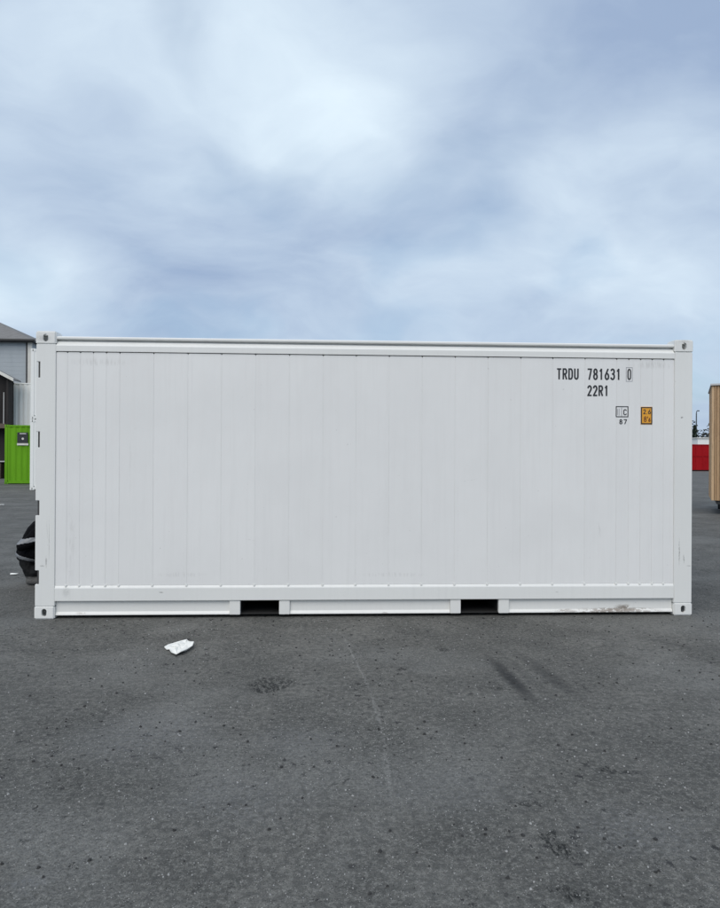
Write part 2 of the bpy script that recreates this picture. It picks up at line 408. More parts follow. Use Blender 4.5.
# posts: the door end has notches for the hinges
notch = [(fz(38, a), fz(38, b_)) for a, b_ in ((377.5, 361.5), (447.5, 431.5), (515.5, 500.5), (584.5, 570.5))]
notch.sort()
z0, z1 = .1185, H-.1185
def post_profile(nx, xo, xi):
    pts = [(xi, z0), (xi, z1), (xo, z1)]
    for a, b_ in reversed(notch):
        pts += [(xo, b_), (nx, b_), (nx, a), (xo, a)]
    pts += [(xo, z0)]
    return pts
XI = .1785; XR = L-.1785
for yy in (0, 1):
    y0_, y1_ = (.003, .10) if yy == 0 else (W-.10, W-.003)
    MB().prism(post_profile(.040, .006, XI), 'y', y0_, y1_).build('corner_post', 'frame_paint', root, .003)
    box('corner_post', 'frame_paint', root, XR, L-.006, y0_, y1_, z0, z1, .004)
# hinges in the notches
for yy in (0, 1):
    for a, b_ in notch:
        y_ = .055 if yy == 0 else W-.055
        s = -1 if yy else 1
        h = MB().tube([(.017, y_, a+.004), (.017, y_, b_-.004)], .0105, 12).build('hinge', 'hinge_steel', root)
        MB().box(.020, .0385, min(y_-.04*s, y_-.012*s), max(y_-.04*s, y_-.012*s), a+.001, b_-.001).build('hinge_lug', 'dark_steel', h, .002)

# top side rail
ZT = lambda py: fz(56, py)
zt_top, zt_a, zt_b, zt_c, zt_d, zt_e = ZT(335.8), ZT(338.8), ZT(340.6), ZT(342.6), ZT(344.6), ZT(351.0)
prof = [(.16, zt_top), (.022, zt_top), (.014, zt_top-.008), (.014, zt_a+.004), (.024, zt_a), (.060, zt_a-.003), (.060, zt_b+.002), (.036, zt_b-.002), (.030, zt_c), (.006, zt_d), (.003, zt_d-.006), (.003, zt_e), (.16, zt_e)]
xa, xb = .179, L-.179
MB().prism(prof, 'x', xa, xb).build('top_side_rail', 'frame_paint', root, .0015, 1)
MB().prism([(W-y, z) for y, z in prof], 'x', xa, xb).build('top_side_rail', 'frame_paint', root)
# between casting and rail the lower lip of the rail reaches the posts
zb_top = fz(60, 587.0); zb_lo = fz(60, 601.5); zs_lo = fz(60, 616.0)
# bottom side rail: sloped shoulder, flat face
bprof = [(.12, zb_top+.010), (.0125, zb_top+.010), (.004, zb_top-.008), (.002, zb_top-.016), (.002, zb_lo+.004), (.006, zb_lo), (.12, zb_lo)]
MB().prism(bprof, 'x', XI+.001, XR-.001).build('bottom_side_rail', 'frame_paint', root, .0015, 1)
MB().prism([(W-y, z) for y, z in bprof], 'x', XI+.001, XR-.001).build('bottom_side_rail', 'frame_paint', root)

# side panels
PX = [66.5, 79.5, 92.5, 105.5, 119, 153, 187.3, 221, 255, 289, 322.8, 356, 389, 422, 455, 488, 520.8, 552.8, 585.2, 616.8, 629, 640.8, 652.5, 664]
xs = [XI+.0006]+[fx(p) for p in PX]+[XR-.0006]
pz0, pz1 = zb_top+.011, zt_e-.0055
MB().box(XI+.001, XR-.001, .0140, .055, pz0-.004, pz1-.012).build('side_lining', 'panel_paint', root)
rs = random.Random(3)
for i in range(len(xs)-1):
    a, b_ = xs[i]+.0004, xs[i+1]-.0004; k = .011; yf = .0120
    poly = [(a+k*.7, pz0), (b_-k*.7, pz0), (b_, pz0+k), (b_, pz1-k), (b_-k*.7, pz1), (a+k*.7, pz1), (a, pz1-k), (a, pz0+k)]
    MB().prism(poly, 'y', yf, .0139).build('side_panel', 'panel_paint', root, .0009, 2)
tab_mesh = MB().box(-.010, .010, .002, .0135, -.008, .016).mesh('glint_tab', 'frame_paint', .004, 2)  # raised tabs added so joint ends on the ledge read as bright glints
for x_ in xs[1:-1]: link('glint_tab', tab_mesh, root, (x_+rs.uniform(-.003, .003), 0, zb_top+.004))
# the joint ends at the rails are real recesses left by the cut corners
MB().box(XI, XR, W-.055, W-.012, zb_top, zt_e).build('side_sheet', 'panel_paint', root)

# base rail between the forklift pockets, with pocket cheeks
pockets = [(fx(240, 608), fx(279, 608)), (fx(461, 608), fx(499, 608))]
ck = .098
def sill_piece(xa_, xb_, name, inset):
    zt_, zl = zb_lo-.0005, zs_lo
    pr = [(inset+.010, zt_), (inset+.006, zl+.030), (inset-.006, zl+.012), (inset-.008, zl+.004), (inset-.008, zl), (inset+.05, zl), (inset+.05, zt_)]
    return MB().prism(pr, 'x', xa_, xb_).build(name, 'sill_paint', root, .0012, 1)
segs = [(.180, pockets[0][0]-ck-.001), (pockets[0][1]+ck+.001, pockets[1][0]-ck-.001), (pockets[1][1]+ck+.001, L-.180)]
for a, b_ in segs: sill_piece(a, b_, 'base_rail', .030)
for a, b_ in pockets:
    for p, q in ((a-ck, a), (b_, b_+ck)):
        MB().box(p, q, .012, .060, zs_lo-.001, zb_lo-.0005).build('fork_pocket_cheek', 'sill_paint', root, .004)
    t = MB()
    t.box(a-.008, a, .0605, W-.02, zs_lo, zb_lo-.001); t.box(b_, b_+.008, .0605, W-.02, zs_lo, zb_lo-.001)
    t.box(a-.008, b_+.008, .0605, W-.02, zb_lo, zb_lo+.006); t.box(a, b_, .030, W-.03, zs_lo+.001, zs_lo+.007)
    t.build('fork_pocket', 'dark_hollow', root)  # near-black colour carries the shade inside the pocket
MB().box(.18, L-.18, W-.07, W-.02, zs_lo, zb_lo).build('base_rail', 'sill_paint', root, .003)
# floor, roof, end frames
box('floor_deck', 'dark_steel', root, .1, L-.1, .122, W-.122, zb_lo+.008, zb_top)
box('roof_panel', 'panel_paint', root, .17, L-.17, .162, W-.162, zt_top-.06, zt_top-.012, .004)
for x_ in (0, 1):
    xa_, xb_ = (.010, .09) if x_ == 0 else (L-.09, L-.010)
    box('end_header', 'frame_paint', root, xa_, xb_, .164, W-.164, H-.125, H-.012, .006)
    box('end_sill', 'frame_paint', root, xa_, xb_, .164, W-.164, .02, .15, .006)
# doors at the left end, with lock rods
dz0, dz1 = .155, H-.13
for k, (ya, yb) in enumerate(((.104, W/2-.004), (W/2+.004, W-.104))):
    d = box('door', 'panel_paint', root, .014, .085, ya, yb, dz0, dz1, .008)
    gk = MB(); e = .022
    gk.box(.004, .0135, ya, ya+e, dz0, dz1); gk.box(.004, .0135, yb-e, yb, dz0, dz1)
    gk.box(.004, .0135, ya+e, yb-e, dz0, dz0+e); gk.box(.004, .0135, ya+e, yb-e, dz1-e, dz1)
    gk.build('door_gasket', 'rubber', d)
    for yr in (ya+.34, yb-.22):
        rod = MB().tube([(-.030, yr, .10), (-.030, yr, H-.09)], .017, 12).build('lock_rod', 'hinge_steel', d, smooth=False)
        for zb in (.45, 1.15, 1.85):
            MB().box(-.053, .0135, yr-.035, yr+.035, zb-.04, zb+.04).build('rod_bracket', 'white_steel', d, .006)
        MB().box(-.062, -.046, yr-.05, yr+.30, 1.02, 1.055).build('door_handle', 'hinge_steel', d, .004)
# refrigeration unit in the right end
un = box('refrigeration_unit', 'white_steel', root, L-.20, L-.05, .104, W-.104, .16, H-.13, .01)
for yc in (.75, W-.75):
    fr = MB()
    for k in range(1, 5): fr.tube([(L-.035, yc+.07*k*math.cos(a*math.pi/12), 1.95+.07*k*math.sin(a*math.pi/12)) for a in range(25)], .005, 6)
    fr.box(L-.05, L-.03, yc-.30, yc+.30, 1.945, 1.955); fr.box(L-.05, L-.03, yc-.005, yc+.005, 1.65, 2.25)
    fr.build('fan_grille', 'grille_grey', un)
gr = MB()
for k in range(14): gr.box(L-.052, L-.034, .35, W-.35, .35+k*.05, .375+k*.05)
gr.build('condenser_grille', 'grille_grey', un)
box('control_panel', 'grille_grey', un, L-.052, L-.030, W/2-.25, W/2+.25, 1.18, 1.50, .006)

# lettering: uniform strokes like stencilled container codes
def arc(cx_, cy_, rx, ry, a0, a1, n=8):
    return [(cx_+rx*math.cos(R(a0+(a1-a0)*k/n)), cy_+ry*math.sin(R(a0+(a1-a0)*k/n))) for k in range(n+1)]
GL = {
 'T': [[(0, 1), (1, 1)], [(.5, 1), (.5, 0)]],
 'R': [[(0, 0), (0, 1)], [(0, 1), (.55, 1)]+arc(.55, .75, .45, .25, 90, -90)+[(0, .5)], [(.5, .5), (1, 0)]],
 'D': [[(0, 0), (0, 1)], [(0, 1), (.5, 1)]+arc(.5, .7, .5, .3, 90, 0)+arc(.5, .3, .5, .3, 0, -90)+[(0, 0)]],
 'U': [[(0, 1)]+arc(.5, .27, .5, .27, 180, 360)+[(1, 1)]],
 '7': [[(0, 1), (1, 1), (.35, 0)]],
 '8': [arc(.5, .76, .44, .24, 0, 360, 16), arc(.5, .26, .5, .26, 0, 360, 16)],
 '1': [[(.2, .82), (.55, 1), (.55, 0)]],
 '6': [[(.8, 1), (.1, .45)]+arc(.5, .28, .5, .28, 160, 520, 16)],
 '3': [arc(.45, .77, .5, .23, 150, -90, 10)+arc(.45, .27, .55, .27, 90, -150, 10)],
 '2': [arc(.5, .74, .5, .26, 165, -30, 10)+[(0, 0), (1, 0)]],
 '0': [arc(.5, .73, .5, .27, 0, 180)+arc(.5, .27, .5, .27, 180, 360)+[(1, .73)]],
 'C': [arc(.5, .73, .5, .27, 20, 180)+arc(.5, .27, .5, .27, 180, 340)],
 'I': [[(.5, 0), (.5, 1)]],
 '.': [[(.45, 0), (.55, 0)]],
 "'": [[(.5, 1), (.5, .72)]],
 'box': [[(0, 0), (1, 0), (1, 1), (0, 1), (0, 0)]],
}
def strokes(mb, glyph, x, z, w_, h_, sw, y):
    n = 0
    for line in GL[glyph]:
        pts = [(x+a*w_, z+b_*h_) for a, b_ in line]
        for i, (p, q) in enumerate(zip(pts, pts[1:])):
            dx, dz = q[0]-p[0], q[1]-p[1]; l = math.hypot(dx, dz)
            if l < 1e-6: continue
            dx, dz = dx/l, dz/l; e = sw*.5 if i in (0, len(pts)-2) or True else 0
            e = sw*.35
            nx, nz = -dz*sw/2, dx*sw/2
            yy = y-.00004*(n % 12); n += 1
            quad = [(p[0]-dx*e+nx, p[1]-dz*e+nz), (q[0]+dx*e+nx, q[1]+dz*e+nz), (q[0]+dx*e-nx, q[1]+dz*e-nz), (p[0]-dx*e-nx, p[1]-dz*e-nz)]
            mb.prism(quad, 'y', yy, y+.002)
YP = .0108
def text_at(name, items, sw, mat='print_black', y=YP, parent=root):
    """items: (glyph, left px, right px, top px, bottom px) measured on the photograph, laid on the side panel"""
    mb = MB()
    for g, xl, xr, yt, yb in items:
        a, b_ = front((xl+xr)/2, yb, y), front((xl+xr)/2, yt, y); xa_, xb_ = front(xl, (yt+yb)/2, y).x, front(xr, (yt+yb)/2, y).x
        strokes(mb, g, xa_+sw/2, a.z+sw/2, xb_-xa_-sw, b_.z-a.z-sw, sw, y)
    return mb.build(name, mat, parent)
def row(txt, x, pitch, cw, yt, yb):
    return [(c, x+i*pitch, x+i*pitch+cw, yt, yb) for i, c in enumerate(txt) if c != ' ']
def nudge(items, dy): return [(g, a, b_, c+dy*(a-557), d+dy*(a-557)) for g, a, b_, c, d in items]
text_at('owner_code', nudge(row('TRDU', 556.8, 5.75, 4.7, 368.2, 379.6), .006), .0150)
text_at('serial_number', nudge(row('781631', 587.4, 5.75, 4.7, 368.2, 379.8), .006), .0150)
text_at('check_digit', [('0', 627.4, 631.2, 368.8, 380.0)], .0115)
text_at('check_digit_frame', [('box', 626.0, 632.6, 367.3, 381.6)], .0045, 'print_grey')
text_at('size_type_code', nudge(row('22R1', 587.3, 5.6, 4.6, 385.0, 396.0), .006), .0150)
text_at('railway_mark', [('box', 615.8, 628.4, 406.2, 417.2), ('C', 623.4, 626.8, 409.2, 415.2)], .0085)
text_at('railway_mark_cell', [('I', 617.6, 620.6, 408.4, 415.6), ('I', 620.8, 622.4, 407.2, 416.4), ('I', 616.6, 618.4, 409, 415)], .006, 'print_grey')
text_at('railway_code', [('8', 619.4, 622.4, 419.2, 424.3), ('7', 623.6, 627.0, 419.2, 424.3)], .0085)
p, q = front(640.8, 424.4, .009), front(652.4, 406.8, .009)
sg = MB().box(p.x, q.x, .0085, .0160, p.z, q.z).build('height_sign', 'sign_orange', root, .001, 1)
text_at('height_sign_border', [('box', 640.9, 652.3, 407.0, 424.2)], .0105, 'print_black', .0080, sg)
text_at('height_sign_metres', [('2', 643.2, 645.9, 409.3, 414.2), ('.', 646.2, 647.2, 413.0, 414.3), ('6', 648.0, 650.8, 409.3, 414.2)], .0075, 'print_black', .0080, sg)
text_at('height_sign_feet', [('8', 643.8, 646.6, 416.3, 421.9), ("'", 647.2, 648.0, 416.3, 421.9), ('6', 648.4, 650.4, 417.6, 421.9)], .0072, 'print_red', .0080, sg)

# ------------------------------------------------------------------ background containers
def corrugated(x0, x1, z0_, z1_, y, d=.028, pitch=.278):
    mb = MB(); pr = []; x = x0
    while x < x1:
        for f_, dd in ((0, 0), (.26, 0), (.5, d), (.76, d)):
            if x+f_*pitch < x1: pr.append((x+f_*pitch, y+dd))
        x += pitch
    pr.append((x1, y))
    n = len(pr)
    back = [(q[0], q[1]+.004) for q in reversed(pr)]
    poly = pr+back; m = len(poly)
    vs = [(a, b_, z0_) for a, b_ in poly]+[(a, b_, z1_) for a, b_ in poly]
    fs = [(i, i+1, m+i+1, m+i) for i in range(m-1)]+[(m-1, 0, m, 2*m-1)]
    fs += [(i, m-1-i, m-2-i, i+1) for i in range(n-1)]+[(m+i, m+i+1, 2*m-2-i, 2*m-1-i) for i in range(n-1)]
    return mb.add(vs, fs)
def yard_container(mat, ln, wd=2.438, ht=2.896):
    """corrugated steel box; front side (length ln) faces -y, origin at its front left bottom corner"""
    o = empty('stacked_container')
    for x_ in (0, ln):
        for y_ in (0, wd):
            sx_, sy_ = (1 if x_ == 0 else -1), (1 if y_ == 0 else -1)
            b = lambda n, u0_, u1_, v0_, v1_, zz0, zz1, bv: box(n, mat, o, min(x_+sx_*u0_, x_+sx_*u1_), max(x_+sx_*u0_, x_+sx_*u1_), min(y_+sy_*v0_, y_+sy_*v1_), max(y_+sy_*v0_, y_+sy_*v1_), zz0, zz1, bv)
            b('corner_post', .004, .14, .004, .14, .119, ht-.119, .006)
            for z_ in (0, ht-.118):
                c_ = b('corner_casting', 0, .178, 0, .162, z_, z_+.118, .01)
                yh = y_-.0015*sy_
                MB().tube([(x_+sx_*.09, yh, z_+.03), (x_+sx_*.09, yh+.004*sy_, z_+.03)], .02, 10).build('casting_hole', 'dark_hollow', c_)
                MB().tube([(x_+sx_*.09, yh, z_+.075), (x_+sx_*.09, yh+.004*sy_, z_+.075)], .02, 10).build('casting_hole', 'dark_hollow', c_)
    for y0_, y1_ in ((.006, .07), (wd-.07, wd-.006)):
        box('top_rail', mat, o, .179, ln-.179, y0_, y1_, ht-.10, ht-.02, .004); box('bottom_rail', mat, o, .179, ln-.179, y0_, y1_, .03, .17, .004)
    for x0_, x1_ in ((.006, .07), (ln-.07, ln-.006)):
        box('end_header', mat, o, x0_, x1_, .163, wd-.163, ht-.10, ht-.02, .004); box('end_sill', mat, o, x0_, x1_, .163, wd-.163, .03, .17, .004)
    corrugated(.142, ln-.142, .171, ht-.101, .020).build('corrugated_side', mat, o)
    corrugated(.142, ln-.142, .171, ht-.101, wd-.06).build('corrugated_side', mat, o)
    box('end_wall', mat, o, .02, .05, .142, wd-.142, .171, ht-.101); box('end_wall', mat, o, ln-.05, ln-.02, .142, wd-.142, .171, ht-.101)
    box('roof_sheet', mat, o, .071, ln-.071, .071, wd-.071, ht-.06, ht-.03); box('floor_sheet', mat, o, .071, ln-.071, .071, wd-.071, .12, .16)
    return o
def on_ground(px, py): p = ground(px, py); return (p.x, p.y, 0)
near = on_ground(29.6, 490.0)
c1 = yard_container('box_white', 6.058); c1.location = near; c1.rotation_euler.z = R(4)
tag(c1, 'lower of two plain white containers stacked just behind the left end', 'shipping container')
c2 = copy_tree(c1); c2.location = (near[0]+.01, near[1], 2.898)
tag(c2, 'upper of two plain white containers stacked just behind the left end', 'shipping container')
gpos = on_ground(4.3, 484.0)
c3 = yard_container('green_paint', 6.058); c3.location = gpos; c3.name = 'green_container'; c3.rotation_euler.z = R(2)
tag(c3, 'bright green corrugated container with a black and white notice', 'shipping container')
# notice on the green container (origin at the container's corner, units metres)
k_ = (Vector(gpos)-CAM).dot(fw)/F_PX
def gl(px, py): return ((px-4.3)*k_, (484.0-py)*k_)
(xa_, za_), (xb_, zb_) = gl(16.6, 443.3), gl(26.8, 432.2)
nb = box('notice_board', 'print_black', c3, xa_, xb_, -.020, .019, za_, zb_, .004)
xa2, za2 = gl(16.4, 445.2); xb2, zb2 = gl(27.4, 443.0)
box('notice_strip', 'trim_white', nb, xa2, xb2, -.022, .018, za2, zb2-.004, .003)
(xc_, zc_) = gl(22.0, 438.6)
MB().tube([(xc_, -.0225, zc_), (xc_, -.0195, zc_)], .055, 16).build('notice_emblem', 'trim_white', nb)
(xd_, zd_) = gl(19.0, 433.6)
box('notice_heading', 'pale_metal', nb, xd_, xd_+.30, -.0225, -.0195, zd_-.02, zd_+.03)
wpos = depth(11.8, 470, 700/16.5); wpos = (wpos.x, wpos.y, 0)
c4 = yard_container('box_white', 6.058); c4.location = wpos
tag(c4, 'white corrugated container on the ground hidden behind the green one', 'shipping container')
c5 = copy_tree(c4); c5.location = (wpos[0], wpos[1], 2.898)
tag(c5, 'white corrugated container raised above and behind the green one', 'shipping container')

# ------------------------------------------------------------------ open shed on the far left
sp = depth(8.2, 470, 41.3); shed = empty('open_shed', (sp.x, sp.y, 0))
tag(shed, 'dark open-fronted shed with pale sloping roof edge at far left', 'shed')
k_ = 41.3/F_PX
def sl(px, py): return ((px-8.2)*k_, CAM.z+(hz(px)-py)*k_)
xR = 0.0; xL = -9.0
_, zf = sl(0, 426); x_e, z_e = sl(14.8, 381.0); x_s, z_s = sl(0, 373.2)
slope = (z_s-z_e)/(x_s-x_e)
def zr(x): return z_e+slope*(x-x_e)
th = .16
MB().prism([(xL, zr(xL)), (x_e, zr(x_e)), (x_e, zr(x_e)+.08), (xL, zr(xL)+.08)], 'y', -.25, .75).build('roof', 'roof_sheet', shed)
MB().prism([(xL, zr(xL)-.05), (x_e, zr(x_e)-.05), (x_e, zr(x_e)+.14), (xL, zr(xL)+.14)], 'y', -.31, -.255).build('roof_fascia', 'trim_white', shed)
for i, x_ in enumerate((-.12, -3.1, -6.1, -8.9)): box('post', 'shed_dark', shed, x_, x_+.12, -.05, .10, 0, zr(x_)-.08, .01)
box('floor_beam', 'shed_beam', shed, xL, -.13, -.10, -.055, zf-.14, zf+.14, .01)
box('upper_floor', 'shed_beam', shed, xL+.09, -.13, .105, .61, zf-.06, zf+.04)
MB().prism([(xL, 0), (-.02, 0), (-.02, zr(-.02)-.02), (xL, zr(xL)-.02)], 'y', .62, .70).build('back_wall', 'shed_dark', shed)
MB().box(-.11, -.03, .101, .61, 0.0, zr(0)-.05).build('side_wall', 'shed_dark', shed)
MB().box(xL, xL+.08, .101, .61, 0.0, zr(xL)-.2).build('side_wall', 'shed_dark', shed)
for px_ in (1.8, 6.4, -3.0, -8.): x_, _ = sl(px_, 400); box('upright_bar', 'pale_metal', shed, x_, x_+.05, .15, .20, zf+.141, zf+2.0, .005)
box('store_shelf', 'pale_metal', shed, xL+.1, -.2, .21, .6, sl(0, 462)[1], sl(0, 462)[1]+.06)
box('store_crate', 'shed_beam', shed, -1.6, -.5, .12, .58, 0, .9, .02)

# ------------------------------------------------------------------ grey building behind it
BD = 50.0; bp = depth(31.3, 470, BD); bd = empty('grey_building', (bp.x, bp.y, 0))
tag(bd, 'grey clad building with hipped roof and white corner trim at far left', 'building')
k_ = BD/F_PX
def bl(px, py): return ((px-31.3)*k_, CAM.z+(hz(px)-py)*k_)
ze = bl(26, 341.3)[1]; BL = 16.0; BW = 12.0
xw = bl(26.6, 350)[0]
n_pl = int((ze-.2)/.30)
for i in range(n_pl):
    zz0 = .2+i*.30
    box('cladding_panel', 'cladding_grey', bd, -BL, xw-.05, .0, .06, zz0+.002, zz0+.298, .003, 1)
box('wall', 'cladding_grey', bd, -BL, 0-.02, .061, BW, 0, ze-.1)
box('corner_trim', 'trim_white', bd, xw+.03, 0, -.05, .058, 0, ze-.06, .01)
MB().tube([(xw-.01, -.06, 0), (xw-.01, -.06, ze-.1)], .05, 10).build('dark_upright', 'dark_steel', bd)  # slim dark upright beside the corner trim
box('eave_soffit', 'dark_steel', bd, -BL-.3, .28, -.38, BW+.3, ze-.095, ze-.01)
xh, zh = bl(0, 325.0); run = 3.4; xt, zt = bl(-30, 310)
sl_ = (zh-ze)/(-(xh-.3))
rh = 6.0; rz = ze+rh*sl_*1.0
roof = MB(); y0_, y1_ = -.42, BW+.34
roof.add([(-BL-.34, y0_, ze), (.32, y0_, ze), (.32, y1_, ze), (-BL-.34, y1_, ze), (-BL+rh, y0_+rh, rz), (-rh+.32, y0_+rh, rz)],
         [(0, 1, 5, 4), (1, 2, 5), (2, 3, 4, 5), (3, 0, 4), (0, 3, 2, 1)])
rf = roof.build('roof', 'roof_sheet', bd)
MB().box(-BL-.4, .38, y0_-.10, y0_-.005, ze-.03, ze+.09).build('gutter', 'dark_steel', rf, .01)

# ------------------------------------------------------------------ right: slatted wooden cabin on castors
cp = ground(711.3, 514.5); CW, CDp, CH0 = 3.2, 2.6, 0
kc = (cp-CAM).dot(fw)/F_PX
zc0 = (514.5-500.5)*kc; zc1 = (514.5-384.5)*kc
cab = empty('wooden_cabin', (cp.x, cp.y, 0)); tag(cab, 'wooden cabin clad in upright slats on castors at right edge', 'cabin'); cab.rotation_euler.z = R(-28.0)
box('cabin_wall', 'shed_beam', cab, .03, CW-.03, .03, CDp-.03, zc0+.02, zc1-.05)
rs = random.Random(5); x_ = 0.0
bset = {}
def slat(wd, th_):
    key = (round(wd, 3), th_)
    if key not in bset: bset[key] = MB().box(0, wd, -th_, 0, zc0, zc1-.03).mesh('slat', 'wood_slat', .004, 1)
    return bset[key]
i = 0
while x_ < CW-.04:
    wd = (.062, .040)[i % 2]; th_ = (.014, .030)[i % 2]
    link('slat', slat(wd, th_), cab, (x_, .029, 0)); x_ += wd+.009; i += 1
y_ = .035; i = 0
while y_ < CDp-.04:
    wd = (.062, .040)[i % 2]; th_ = (.014, .030)[i % 2]
    o = link('slat', slat(wd, th_), cab, (.029, y_+wd, 0)); o.rotation_euler.z = R(-90); y_ += wd+.009; i += 1
box('roof', 'pale_metal', cab, -.03, CW+.03, -.04, CDp+.04, zc1-.029, zc1+.02, .006)
box('chassis', 'dark_steel', cab, .12, CW-.12, .10, CDp-.1, zc0-.10, zc0-.001, .01)
for xx in (.26, CW-.26):
    for yy in (.22, CDp-.3):
        cs = box('castor_fork', 'dark_steel', cab, xx-.05, xx+.05, yy-.04, yy+.10, .13, zc0-.101, .01)
        wh = MB(); wh.tube([(xx-.03, yy, .115), (xx+.03, yy, .115)], .114, 20); wh.build('wheel', 'rubber', cs)
        hb = MB(); hb.tube([(xx-.035, yy, .115), (xx+.035, yy, .115)], .05, 14); hb.build('hub', 'hinge_steel', cs)

# red skip container far right
rp = ground(688, 471.0); skip = empty('red_skip', (rp.x, rp.y, 0)); tag(skip, 'low red steel skip in the distance beside the wooden cabin', 'skip')
kr = (rp-CAM).dot(fw)/F_PX; zt_ = (471-444.3)*kr; zm = (471-456)*kr
SL, SW = 5.5, 2.3
box('side_wall', 'red_paint', skip, 0, SL, 0, .05, .12, zt_-.10); box('side_wall', 'red_paint', skip, 0, SL, SW-.05, SW, .12, zt_-.10)
box('end_wall', 'red_paint', skip, 0, .05, .051, SW-.051, .12, zt_-.10); box('end_wall', 'red_paint', skip, SL-.05, SL, .051, SW-.051, .12, zt_-.10)
box('floor', 'red_paint', skip, .051, SL-.051, .051, SW-.051, .12, .2)
for y0_, y1_ in ((-.05, .07), (SW-.07, SW+.05)): box('top_rim', 'red_paint', skip, -.04, SL+.04, y0_, y1_, zt_-.099, zt_, .01)
box('rub_rail', 'red_paint', skip, 0, SL, -.045, -.001, zm-.04, zm+.05, .01)
for k in range(8): x_ = .05+k*(SL-.18)/7; box('rib', 'red_paint', skip, x_, x_+.08, -.04, -.001, .12, zm-.041, .006); 
for k in range(8): x_ = .05+k*(SL-.18)/7; box('rib', 'red_paint', skip, x_, x_+.08, -.04, -.001, zm+.051, zt_-.10, .006)
for y_ in (.35, SW-.45): box('skid', 'dark_steel', skip, .1, SL-.1, y_, y_+.1, 0, .119)

# white van-height store building beyond the skip
vp = depth(697.6, 460, 105.); st = empty('low_white_building', (vp.x, vp.y, 0)); tag(st, 'low white building in the distance showing above the red skip', 'building')
kv = 105./F_PX; zv = CAM.z+(hz(700)-437.5)*kv
box('wall', 'box_white', st, 0, 8, 0, 5, 0, zv-.15); box('roof', 'trim_white', st, -.15, 8.15, -.15, 5.15, zv-.149, zv, .02)
for k in range(3): 
    wn = box('window', 'grille_grey', st, 1.6+k*2.2, 2.8+k*2.2, -.03, .02, 1.0, 2.0, .01); box('sill', 'trim_white', wn, 1.55+k*2.2, 2.85+k*2.2, -.10, -.001, .92, .99)
box('door', 'grille_grey', st, .4, 1.3, -.03, .02, 0.02, 2.05, .01)

# street lamp
LDp = 120.; lp = depth(696.2, 460, LDp); lamp = empty('street_lamp', (lp.x, lp.y, 0)); tag(lamp, 'thin dark street lamp with curved tip rising above the conifer', 'street lamp')
kl = LDp/F_PX; zl = CAM.z+(hz(696)-410.5)*kl
MB().tube([(0, 0, 0), (0, 0, 2), (0, 0, zl-.5)], [.15, .12, .09], 10).build('pole', 'lamp_pole', lamp)
MB().tube([(0, 0, zl-.5), (.04, 0, zl-.2), (.14, 0, zl-.04), (.26, 0, zl)], [.08, .075, .07, .07], 8).build('arm', 'lamp_pole', lamp)
box('lamp_head', 'lamp_pole', lamp, .24, .52, -.12, .12, zl-.13, zl+.03, .03)

# conifer: trunk, whorls of boughs with small needle sprays
def leaf_cloud(pts, size, rnd, name, mat, parent):
    vs, fs = [], []
    for p in pts:
        d1 = Vector((rnd.gauss(0, 1), rnd.gauss(0, 1), rnd.gauss(0, .6))).normalized(); d2 = d1.cross(Vector((rnd.gauss(0, 1), rnd.gauss(0, 1), rnd.gauss(0, 1)))).normalized()
        s = size*rnd.uniform(.6, 1.4); o = len(vs); p = Vector(p)
        vs += [p-d1*s, p+d2*s*.45, p+d1*s, p-d2*s*.45]; fs.append((o, o+1, o+2, o+3))
    me = bpy.data.meshes.new(name); me.from_pydata([tuple(v) for v in vs], [], fs); me.materials.append(MATS[mat])
    return link(name, me, parent)
def conifer(px, pytop, dist, half_px, label):
    p = depth(px, 460, dist); o = empty('conifer_tree', (p.x, p.y, 0)); tag(o, label, 'tree')
    k = dist/F_PX; h = CAM.z+(hz(px)-pytop)*k; hw = half_px*k; rnd = random.Random(int(px*10))
    MB().tube([(0, 0, 0), (0, 0, h*.5), (0, 0, h*.97)], [.12, .08, .02], 8).build('trunk', 'bark', o)
    pts = []
    for _ in range(3800):
        t_ = rnd.random()**1.3; z_ = .3+t_*(h-.3); rr = hw*(1-t_)**.55*(0.75+.35*math.sin(z_*9+rnd.random()))+.05
        a = rnd.uniform(0, 6.283); q = rr*math.sqrt(rnd.random()); pts.append((q*math.cos(a), q*math.sin(a), z_))
    leaf_cloud(pts, .19, rnd, 'crown', 'leaf_dark', o)
conifer(694.6, 425.5, 112., 5.2, 'dark narrow conifer beside the right end of the white container')
# far wood along the horizon
rnd = random.Random(11); pts = []
base = depth(700, 452, 190.)
for k in range(60):
    cx_ = base.x-60+k*2.6+rnd.uniform(-1, 1); cy_ = base.y+rnd.uniform(-5, 8); hh = rnd.uniform(10.4, 13.0)*(1.0+.12*math.sin(k*.7)); rr = rnd.uniform(2.2, 3.4)
    for _ in range(420):
        v = Vector((rnd.gauss(0, 1), rnd.gauss(0, 1), rnd.gauss(0, 1))).normalized()*rnd.random()**.4
        pts.append((cx_+v.x*rr, cy_+v.y*rr, max(.2, hh*.52+v.z*hh*.5)))
wd_ = leaf_cloud(pts, .42, rnd, 'far_wood', 'leaf_far', None); wd_['kind'] = 'stuff'; wd_['label'] = 'far grey-green wood along the horizon'

